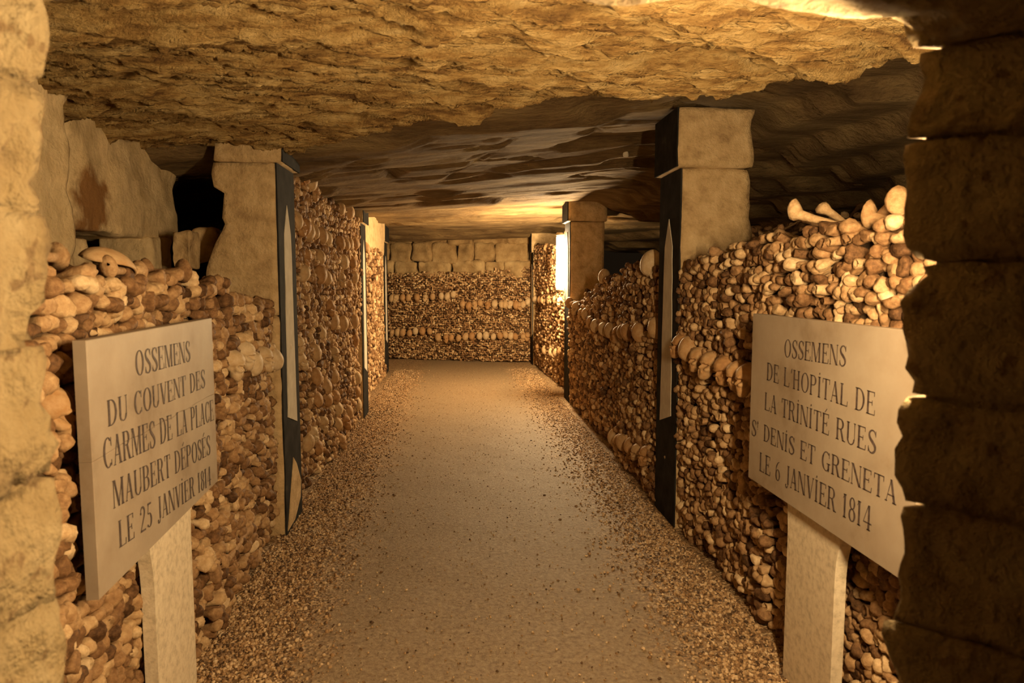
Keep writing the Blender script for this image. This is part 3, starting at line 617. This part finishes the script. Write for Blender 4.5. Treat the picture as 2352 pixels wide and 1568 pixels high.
# single whole bones and fragments resting on the near wall tops
def on_top(wn, x, y, label, L_i, rz, s=1., tilt=0., out=-.02, roll=0.):
    wl = W[wn]; u, z = wl.px(x, y); p = wl.pos(u, z, out); Mx = wl.frame(euler(roll, 0, 0) @ euler(0, rz, tilt)) * s
    o = obj('long_bone', ME_LONG[L_i], label=label, cat='bone'); tn = .75 if 'pale' in label else .3 if ('dark' in label or 'brown' in label) else .55; o.color = (tn, tn, tn, 1); o.matrix_world = Matrix([[*Mx[0], p[0]], [*Mx[1], p[1]], [*Mx[2], p[2]], [0, 0, 0, 1]])
on_top('R1', 1905, 520, 'whole pale bone lying slantwise on the pile top above the HOPITAL plaque', 0, .5, 1.1, -.35, -.06)
on_top('R1', 1965, 508, 'thick bone with flared end lying crosswise on the pile top', 1, -.25, 1.15, .25, -.07)
on_top('R1', 2035, 508, 'stout bone end-on at the pile top against the doorway stones', 2, .3, 1.25, -.15, -.05)
on_top('R1', 1745, 552, 'thin dark bone leaning on the stone pillar above the right pile', 2, .3, .8, -.5, -.15)
on_top('L1', 165, 590, 'whole bone lying flat on the pile top next to the doorway stones', 1, .25, 1.0, .02, -.06)
on_top('L1', 315, 622, 'long bone lying lengthwise on the pile top over the COUVENT plaque', 1, .1, .9, .0, -.02)
on_top('L1', 415, 625, 'brown bone lying along the pile top below the stone pillar', 2, -.2, 1.1, .05, -.03)
on_top('L1', 545, 1255, 'orange long bone set slantwise low in the wall past the COUVENT plaque', 0, 0, 1.15, 0.02, .012)
# open skull cap on the left pile
def skull_cap():
    nu, nv = 28, 10; V = []
    for q in range(nv):
        for k in range(nu):
            a = 2 * math.pi * k / nu; t = q / (nv - 1) * (1.45 + .18 * math.sin(a * 2 + 1)); rr = math.sin(t)
            V.append((.095 * rr * math.cos(a), .072 * rr * math.sin(a), .072 * math.cos(t)))
    for q in range(nv):
        for k in range(nu): x, y, z = V[q * nu + k]; V.append((x * .93, y * .92, z * .92 - .001))
    n = nu * nv; Q = []
    for q in range(nv - 1):
        for k in range(nu):
            a, b2, k2 = q * nu, (q + 1) * nu, (k + 1) % nu
            Q += [(a + k, b2 + k, b2 + k2, a + k2), (n + a + k, n + a + k2, n + b2 + k2, n + b2 + k)]
    e = (nv - 1) * nu; Q += [(e + k, n + e + k, n + e + (k + 1) % nu, e + (k + 1) % nu) for k in range(nu)]
    return mesh_np('skull_cap', V, np.array(Q), MAT['skull'])
o = obj('broken_skull', skull_cap(), label='broken skull cap lying open side down on the pile top left of the pillar', cat='skull')
u, z = W['L1'].px(292, 600); o.location = W['L1'].pos(u, z - .02, -.05); o.color = (.5, .5, .5, 1); o.rotation_euler = (.15, .25, 1.45); o.scale = (1.15, .9, .8)
# two rough stones wedged in the gap beside the left pillar
for (x, y, s, sd) in [(425, 560, .15, 551), (474, 552, .12, 552)]:
    p = on(x, y, 0, -1.55)
    obj('rubble_stone', block_mesh('rubble_stone', p - np.array([.06, s * .55, s]), p + np.array([.06, s * .55, s * .55]), MAT['pier'], .02, .02, .035, 4, sd),
        label=['broad pale rubble stone wedged in the black gap beside the pillar', 'narrow rubble stone leaning against the pillar in the black gap'][sd - 551], cat='stone')

# stone masonry above the bones of the end wall
wl = W['E']; r = np.random.default_rng(77)
for row, (z0, z1) in enumerate([(1.56, 1.86), (1.86, 2.2), (2.2, 2.5)]):
    u = .9 - .15 * row
    while u < 4.3:
        wd = r.uniform(.3, .75); c = (wl.A + wl.U * (u + wd / 2)); me = block_mesh('stone_block', (-wd / 2 + .001, -.12, z0 + .001 + (row > 0) * r.uniform(-.05, .03)), (wd / 2 - .004, .12, z1 + .02), MAT['endstone'], .045, .05, .045, 5, int(1000 * u) + row)
        o = obj('stone_block', me, wl.core); p = c - wl.N * (.14 + r.uniform(0, .05)); ang = math.atan2(wl.U[1], wl.U[0]); o.location = (p[0], p[1], 0); o.rotation_euler = (0, 0, ang); u += wd
# smooth stone above the bones of the strip beyond the second left pillar, and behind tall walls
wl = W['L3']; p0 = wl.A - wl.N * .2
obj('stone_block', block_mesh('stone_block', (-1.45, 8.03, 1.9), (-1.14, 11.2, 2.6), MAT['pier'], .06, .02, .01, 5, 571), wl.core)

# ------------------------------------------------------------------ plaques with lettering
class Glyph:
    TK, TN, SF = .115, .036, .05
    def __init__(s): s.V, s.F = [], []
    def poly(s, pts): n = len(s.V); s.V += pts; s.F.append(tuple(range(n, n + len(pts))))
    def bar(s, x0, y0, x1, y1, w): s.poly([(x0, y0), (x0 + w, y0), (x1 + w, y1), (x1, y1)])
    def h(s, x0, x1, y, t=None): t = t or s.TN; s.poly([(x0, y), (x1, y), (x1, y + t), (x0, y + t)])
    def serif(s, x, w, y): s.h(x - s.SF, x + w + s.SF, y if y < .5 else y - s.TN)
    def stem(s, x, w=None, y0=0, y1=1, b=True, t=True):
        w = w or s.TK; s.bar(x, y0, x, y1, w)
        if b: s.serif(x, w, y0)
        if t: s.serif(x, w, y1)
    def arc(s, cx, cy, rx, ry, a0, a1, tk=None, n=18):
        tk = tk or s.TK; A = [math.radians(a0 + (a1 - a0) * k / n) for k in range(n + 1)]
        for k in range(n):
            a, b_ = A[k], A[k + 1]
            s.poly([(cx + rx * math.cos(a), cy + ry * math.sin(a)), (cx + rx * math.cos(b_), cy + ry * math.sin(b_)),
                    (cx + (rx - tk) * math.cos(b_), cy + (ry - s.TN) * math.sin(b_)), (cx + (rx - tk) * math.cos(a), cy + (ry - s.TN) * math.sin(a))])
    def curve(s, pts, tk=None, tn=None):
        tk = tk or s.TK; tn = tn or s.TN; P = []; pts = [np.array(p, float) for p in pts]; q = [2 * pts[0] - pts[1]] + pts + [2 * pts[-1] - pts[-2]]
        for i in range(len(pts) - 1):
            for t in np.linspace(0, 1, 7)[:-1]:
                a, b_, c, d = q[i:i + 4]; P.append(.5 * (2 * b_ + (c - a) * t + (2 * a - 5 * b_ + 4 * c - d) * t * t + (3 * b_ - a - 3 * c + d) * t ** 3))
        P.append(pts[-1]); n = len(P); Ls, Rs = [], []
        for i in range(n):
            d = P[min(i + 1, n - 1)] - P[max(i - 1, 0)]; d /= np.linalg.norm(d) + 1e-9; nn = np.array([-d[1], d[0]])
            wd = (tn + (tk - tn) * math.sin(math.pi * i / (n - 1)) ** 2) / 2; Ls.append(tuple(P[i] + nn * wd)); Rs.append(tuple(P[i] - nn * wd))
        for i in range(n - 1): s.poly([Ls[i], Ls[i + 1], Rs[i + 1], Rs[i]])
    def dot(s, x, y, r_=.055): s.poly([(x + r_ * .8 * math.cos(a), y + r_ * math.sin(a)) for a in np.linspace(0, 2 * math.pi, 9)[:-1]])
def glyph(c):
    g = Glyph(); T = Glyph.TK; t = Glyph.TN; w_ = .6
    if c == 'A': g.bar(.03, 0, .27, 1, t); g.bar(.43, 0, .23, 1, T); g.h(.12, .46, .3); g.serif(.03, t, 0); g.serif(.43, T, 0); w_ = .6
    elif c in 'BPRD':
        g.stem(.04)
        if c == 'D': g.h(.04, .24, 1 - t); g.h(.04, .24, 0); g.arc(.22, .5, .38, .5, -90, 90); w_ = .64
        else:
            g.h(.04, .3, 1 - t); g.arc(.28, .75, .24, .25, -90, 90); g.h(.1, .3, .5); w_ = .56
            if c == 'B': g.arc(.28, .27, .28, .27, -90, 90); g.h(.04, .3, 0); w_ = .6
            if c == 'R': g.bar(.44, 0, .27, .52, T); g.h(.44, .64, 0); w_ = .62
    elif c in 'CG':
        g.arc(.34, .5, .32, .5, 48, 312); g.bar(.54, .68, .54, .98, t)
        if c == 'G': g.stem(.46, T * .9, 0.02, .42, False, False); g.h(.38, .64, .42 - t)
        else: g.bar(.54, .05, .54, .26, t)
        w_ = .64
    elif c in 'EFL':
        g.stem(.04); g.h(.04, .5, 0); g.bar(.48, 0, .5, .24, t)
        if c == 'E': g.h(.04, .47, 1 - t); g.bar(.45, .8, .45, 1, t); g.h(.1, .34, .5); g.bar(.33, .4, .33, .62, t)
        w_ = .55
    elif c == 'H': g.stem(.04); g.stem(.44); g.h(.1, .5, .5); w_ = .64
    elif c in 'Ii': g.stem(.06); w_ = .28; (c == 'i') and g.dot(.125, 1.16)
    elif c == '1': g.stem(.06); g.bar(-.02, .8, .08, .98, t); w_ = .28
    elif c == 'J': g.stem(.2, None, .08, 1, False, True); g.curve([(.27, .12), (.2, -.06), (.08, -.08), (.03, .02)], .07); g.dot(.06, .02, .05); w_ = .4
    elif c == 'M': g.stem(.02, t); g.stem(.6, T); g.bar(.34, 0, .06, 1, T * .9); g.bar(.34, 0, .64, 1, t); w_ = .8
    elif c == 'N': g.stem(.03, t); g.stem(.54, t); g.bar(.46, 0, .03, 1, T); w_ = .64
    elif c == 'O': g.arc(.34, .5, .33, .51, 0, 360, None, 32); w_ = .68
    elif c == 'S': g.curve([(.46, .80), (.36, .965), (.2, .96), (.09, .82), (.13, .64), (.30, .48), (.44, .32), (.44, .14), (.30, .02), (.14, .04), (.05, .22)], T * 1.15); g.bar(.45, .72, .45, .98, t); g.bar(.04, .02, .04, .28, t); w_ = .52
    elif c == 'T': g.stem(.22); g.h(.01, .57, 1 - t); g.bar(.01, .76, .01, 1, t); g.bar(.53, .76, .53, 1, t); w_ = .58
    elif c == 'U': g.stem(.05, None, .25, 1, False); g.stem(.52, t, .25, 1, False); g.arc(.305, .27, .258, .28, 180, 360, T * .85); w_ = .64
    elif c == 'V': g.bar(.24, 0, .03, 1, T); g.bar(.29, 0, .52, 1, t); g.serif(.03, T, 1); g.serif(.52, t, 1); w_ = .6
    elif c == '2': g.curve([(.07, .74), (.12, .92), (.26, .98), (.40, .84), (.36, .60), (.2, .32), (.05, .05)], T * .8); g.h(.04, .46, 0, .08); g.dot(.09, .74); w_ = .5
    elif c == '4': g.stem(.3, T, 0, 1, True, False); g.bar(.02, .3, .3, 1, t); g.h(.02, .54, .27); w_ = .56
    elif c == '5': g.bar(.1, .55, .14, .98, t); g.h(.12, .42, .92, .08); g.arc(.22, .3, .24, .3, -130, 120, T); g.dot(.08, .1); w_ = .5
    elif c == '6': g.arc(.26, .28, .23, .29, 0, 360, T, 24); g.curve([(.07, .3), (.1, .62), (.24, .88), (.4, .97)], .08); w_ = .52
    elif c == '8': g.arc(.25, .26, .23, .27, 0, 360, T, 24); g.arc(.25, .75, .19, .25, 0, 360, T * .85, 24); w_ = .5
    elif c == "'": g.bar(.04, .78, .07, 1.02, .06); w_ = .16
    elif c == 't': g.bar(.03, .62, .03, 1.04, .05); g.h(-.03, .14, .9); g.dot(.06, .52, .03); w_ = .24
    elif c == ' ': w_ = .32
    return g, w_
def text_words(txt, O, U, Nn, width, cap):
    """letters laid on a plane, one mesh for each word: O = left end of the baseline, U along, up = +Z"""
    words, V, Fc, x = [], [], [], 0.
    for ch in txt + ' ':
        acc = ch in 'É'; g, w_ = glyph('E' if acc else ch)
        if acc: g.bar(.16, 1.06, .3, 1.24, .06)
        n = len(V); V += [(x + a, b_) for a, b_ in g.V]; Fc += [tuple(i + n for i in f) for f in g.F]
        if ch == ' ': words.append((V, Fc)); V, Fc = [], []
        else: end = x + w_
        x += w_ + .085
    k = width / end
    return [mesh('inscribed_word', [O + U * (a * k) + np.array([0, 0, b_ * cap]) + Nn * .0015 for a, b_ in V], Fc, MAT['ink'], False) for V, Fc in words]
def plaque(label, S, side, z0, z1, lines, ped, crack=None, ragged=0., th=.032):
    A, B = S; U = (B - A) / np.linalg.norm(B - A); N = np.array([-side, 0, 0.]); N = N - U * np.dot(N, U); N /= np.linalg.norm(N); Ln = np.linalg.norm(B - A)
    c = (A + B) / 2; root = obj('stone_plaque', None, label=label, cat='plaque'); root.location = (c[0], c[1], 0)
    Rm = Matrix(((U[0], N[0], 0), (U[1], N[1], 0), (0, 0, 1)))
    def wl_(p): return A + U * p[0] + np.array([0, 0, p[2]]) + N * p[1]
    def add(name, me, lb=None):
        o = obj(name, me, root); o.location = (-c[0], -c[1], 0)
        if lb: o['label'] = lb
    def slab(poly):                                    # poly in (u,z), bevelled front
        n = len(poly); cx_ = np.mean([p[0] for p in poly]); cz_ = np.mean([p[1] for p in poly]); V = []
        for dpt, ins in ((-th, 0), (-.002, 0), (0, .002)):
            for (u, z) in poly: V.append(wl_((u - math.copysign(ins, u - cx_), dpt, z - math.copysign(ins, z - cz_))))
        Fc = [tuple(range(n)), tuple(range(3 * n - 1, 2 * n - 1, -1))]
        for q in (0, 1): Fc += [(q * n + i, q * n + (i + 1) % n, (q + 1) * n + (i + 1) % n, (q + 1) * n + i) for i in range(n)]
        me = mesh('slab', V, Fc, MAT['sign'], False)
        import bmesh
        bm = bmesh.new(); bm.from_mesh(me); bmesh.ops.recalc_face_normals(bm, faces=bm.faces); bm.to_mesh(me); bm.free(); return me
    if crack:
        cl = [(Ln * t, crack[0] + (crack[1] - crack[0]) * t + random.uniform(-.004, .004)) for t in np.linspace(0, 1, 14)]
        add('slab', slab([(0, z1), (Ln, z1)] + [(u, z + .0002) for u, z in cl[::-1]]), 'upper piece of the cracked slab')
        add('slab', slab([(0, z0)] + [(u, z - .0002) for u, z in cl] + [(Ln, z0)]), 'lower piece of the cracked slab')
    else: add('slab', slab([(0, z0), (0, z1), (Ln, z1), (Ln, z0)]))
    for txt, (xa, ya), (xb, yb), (ta, tb) in lines:
        a = on_plane(xa, ya, A, N); b = on_plane(xb, yb, A, N); ca = on_plane(xa, ta, A, N)[2] - a[2]; cb = on_plane(xb, tb, A, N)[2] - b[2]
        ua, ub = np.dot(a - A, U), np.dot(b - A, U); zb = (a[2] + b[2]) / 2; cap = (abs(ca) + abs(cb)) / 2
        if ua > ub: O = A + U * ua; dirU = -U; wid = ua - ub
        else: O = A + U * ua; dirU = U; wid = ub - ua
        O = O + np.array([0, 0, a[2]]); slope = (b[2] - a[2]) / wid
        for me in text_words(txt, O, dirU + np.array([0, 0, slope]), N, wid, cap): add('inscribed_word', me)
    # pedestal: shallow upright slab flaring into shoulders below the plaque
    u0, u1 = sorted(float(np.dot(on_plane(px, 1400, A - N * .028, N) - A, U)) for px in ped); prof = [(u0, -.02), (u1, -.02), (u1, z0 - .12), (u1 + .006, z0 - .05), (u1 + .012, z0 + .03), (u0 - .03, z0 + .03), (u0 - .022, z0 - .04), (u0 - .006, z0 - .1), (u0, z0 - .16)]
    V = [wl_((u, -.028, z)) for u, z in prof] + [wl_((u, -.068, z)) for u, z in prof]; n = len(prof)
    Fc = [tuple(range(n)), tuple(range(2 * n - 1, n - 1, -1))] + [(i, i + n, (i + 1) % n + n, (i + 1) % n) for i in range(n)]
    me = mesh('pedestal', V, Fc, MAT['ped'], False)
    import bmesh
    bm = bmesh.new(); bm.from_mesh(me); bmesh.ops.recalc_face_normals(bm, faces=bm.faces); bm.to_mesh(me); bm.free()
    add('pedestal', me)
plaque('cracked stone plaque on a pedestal reading OSSEMENS DU COUVENT DES CARMES', SIGN_L, -1, .697, 1.355,
       [('OSSEMENS', (312, 864), (437, 829), (806, 781)), ('DU COUVENT DES', (248, 980), (471, 889), (921, 845)), ('CARMES DE LA PLACE', (238, 1080), (491, 964), (1020, 907)),
        ('MAUBERT DÉPOSÉS', (261, 1168), (483, 1042), (1112, 990)), ('LE 25 JANViER 1814', (274, 1258), (485, 1112), (1202, 1062))],
       (357, 446), (1.054, 1.054))
plaque('stone plaque on a pedestal reading OSSEMENS DE L HOPITAL DE LA TRINITE', SIGN_R, 1, .688, 1.368,
       [('OSSEMENS', (1802, 819), (1944, 842), (778, 794)), ("DE L'HOPiTAL DE", (1762, 872), (2011, 955), (835, 896)), ('LA TRiNiTÉ RUES', (1757, 940), (2013, 1044), (904, 984)),
        ('St DENiS ET GRENETA', (1727, 998), (2060, 1160), (962, 1105)), ('LE 6 JANViER 1814', (1745, 1080), (2003, 1222), (1034, 1168))],
       (1803, 1914))

# ------------------------------------------------------------------ lamps
def cyl(name, r_, z0, z1, mat, seg=20, dome=True):
    pr = [(0, z0), (r_ * .7, z0), (r_, z0 + r_ * .3), (r_, z1 - r_ * .3), (r_ * .7, z1), (0, z1)] if dome else [(0, z0), (r_, z0), (r_, z1), (0, z1)]
    V = [(rr * math.cos(2 * math.pi * k / seg), rr * math.sin(2 * math.pi * k / seg), z) for rr, z in pr for k in range(seg)]
    Q = [(q * seg + k, q * seg + (k + 1) % seg, (q + 1) * seg + (k + 1) % seg, (q + 1) * seg + k) for q in range(len(pr) - 1) for k in range(seg)]
    return mesh(name, V, Q, mat, True)
def tube_lamp(label, p, z0, z1, strength, back, r_=.03):
    root = obj('tube_lamp', None, label=label, cat='lamp'); root.location = p
    obj('glowing_tube', cyl('glowing_tube', r_, z0, z1, emit_mat('lamp_glow_%d' % int(strength), strength)), root)
    for za, zb in ((z0 - .05, z0), (z1, z1 + .05)): obj('end_cap', cyl('end_cap', r_ * 1.15, za, zb, MAT['metal']), root)
    bx, by = back; L_ = math.hypot(bx, by); n = np.array([bx, by]) / L_; t = np.array([-n[1], n[0]])
    V = [(*(n * a + t * b_), z) for z in (z0 - .06, z1 + .06) for a, b_ in ((r_ * 1.2, -.04), (r_ * 1.2, .04), (L_, .04), (L_, -.04))]
    obj('mounting_plate', mesh('mounting_plate', V, [(0, 1, 2, 3), (7, 6, 5, 4), (0, 4, 5, 1), (1, 5, 6, 2), (2, 6, 7, 3), (3, 7, 4, 0)], MAT['metal'], False), root)
tube_lamp('glowing vertical tube lamp fixed behind the second right pillar', (1.34, 9.10, 0), 1.40, 2.08, LAMP_FAR, (.13, 0), .045)
tube_lamp('tube lamp on the back of the entrance wall behind the right doorway stones', (.745, .966, 0), 1.40, 1.86, LAMP_NEAR, (0, -.04), .02)

# small white lump on the ceiling
p = on(1437, 362, 2, 2.47)
zc = float(ceil_z(np.array([[p[0]]]), np.array([[p[1]]]))[0, 0])
obj('plaster_lump', block_mesh('plaster_lump', (p[0] - .02, p[1] - .02, zc - .035), (p[0] + .02, p[1] + .02, zc + .02), MAT['white'], .012, .015, .008, 30, 990), label='small white plaster lump stuck to the dark ceiling', cat='plaster')

# ------------------------------------------------------------------ gravel along both sides of the path
ico = []
ph_ = (1 + 5 ** .5) / 2
IV = np.array([(-1, ph_, 0), (1, ph_, 0), (-1, -ph_, 0), (1, -ph_, 0), (0, -1, ph_), (0, 1, ph_), (0, -1, -ph_), (0, 1, -ph_), (ph_, 0, -1), (ph_, 0, 1), (-ph_, 0, -1), (-ph_, 0, 1)]) / 1.9
IT = np.array([(0, 11, 5), (0, 5, 1), (0, 1, 7), (0, 7, 10), (0, 10, 11), (1, 5, 9), (5, 11, 4), (11, 10, 2), (10, 7, 6), (7, 1, 8), (3, 9, 4), (3, 4, 2), (3, 2, 6), (3, 6, 8), (3, 8, 9), (4, 9, 5), (2, 4, 11), (6, 2, 10), (8, 6, 7), (9, 8, 1)])
r = np.random.default_rng(55); TP = [(IV * (1 + r.uniform(-.25, .25, (12, 1))), IT) for _ in range(4)]
items = []
for _ in range(26000):
    y = 2.3 + 9.5 * r.random() ** 1.6; side = r.random()
    if side < .46: x = -1.06 + abs(r.normal(0, .22))
    elif side < .88: x = 1.30 - abs(r.normal(0, .20))
    else: x = r.uniform(-.8, 1.05)
    s = r.uniform(.003, .0095) if side < .88 else r.uniform(.002, .0055)
    items.append([int(r.integers(0, 4)), euler(*r.uniform(0, 6.28, 3)) @ np.diag(s * r.uniform(.7, 1.3, 3)), (x, y, 0), float(r.random())])
fx = np.array([i[2][0] for i in items]); fy = np.array([i[2][1] for i in items]); fz = floor_z(fx, fy)
for it, z in zip(items, fz): it[2] = (it[2][0], it[2][1], z + .0015)
obj('gravel', merge('gravel', TP, items, MAT['pebble']), label='brown gravel strewn along both sides of the trodden path', cat='gravel', kind='stuff')
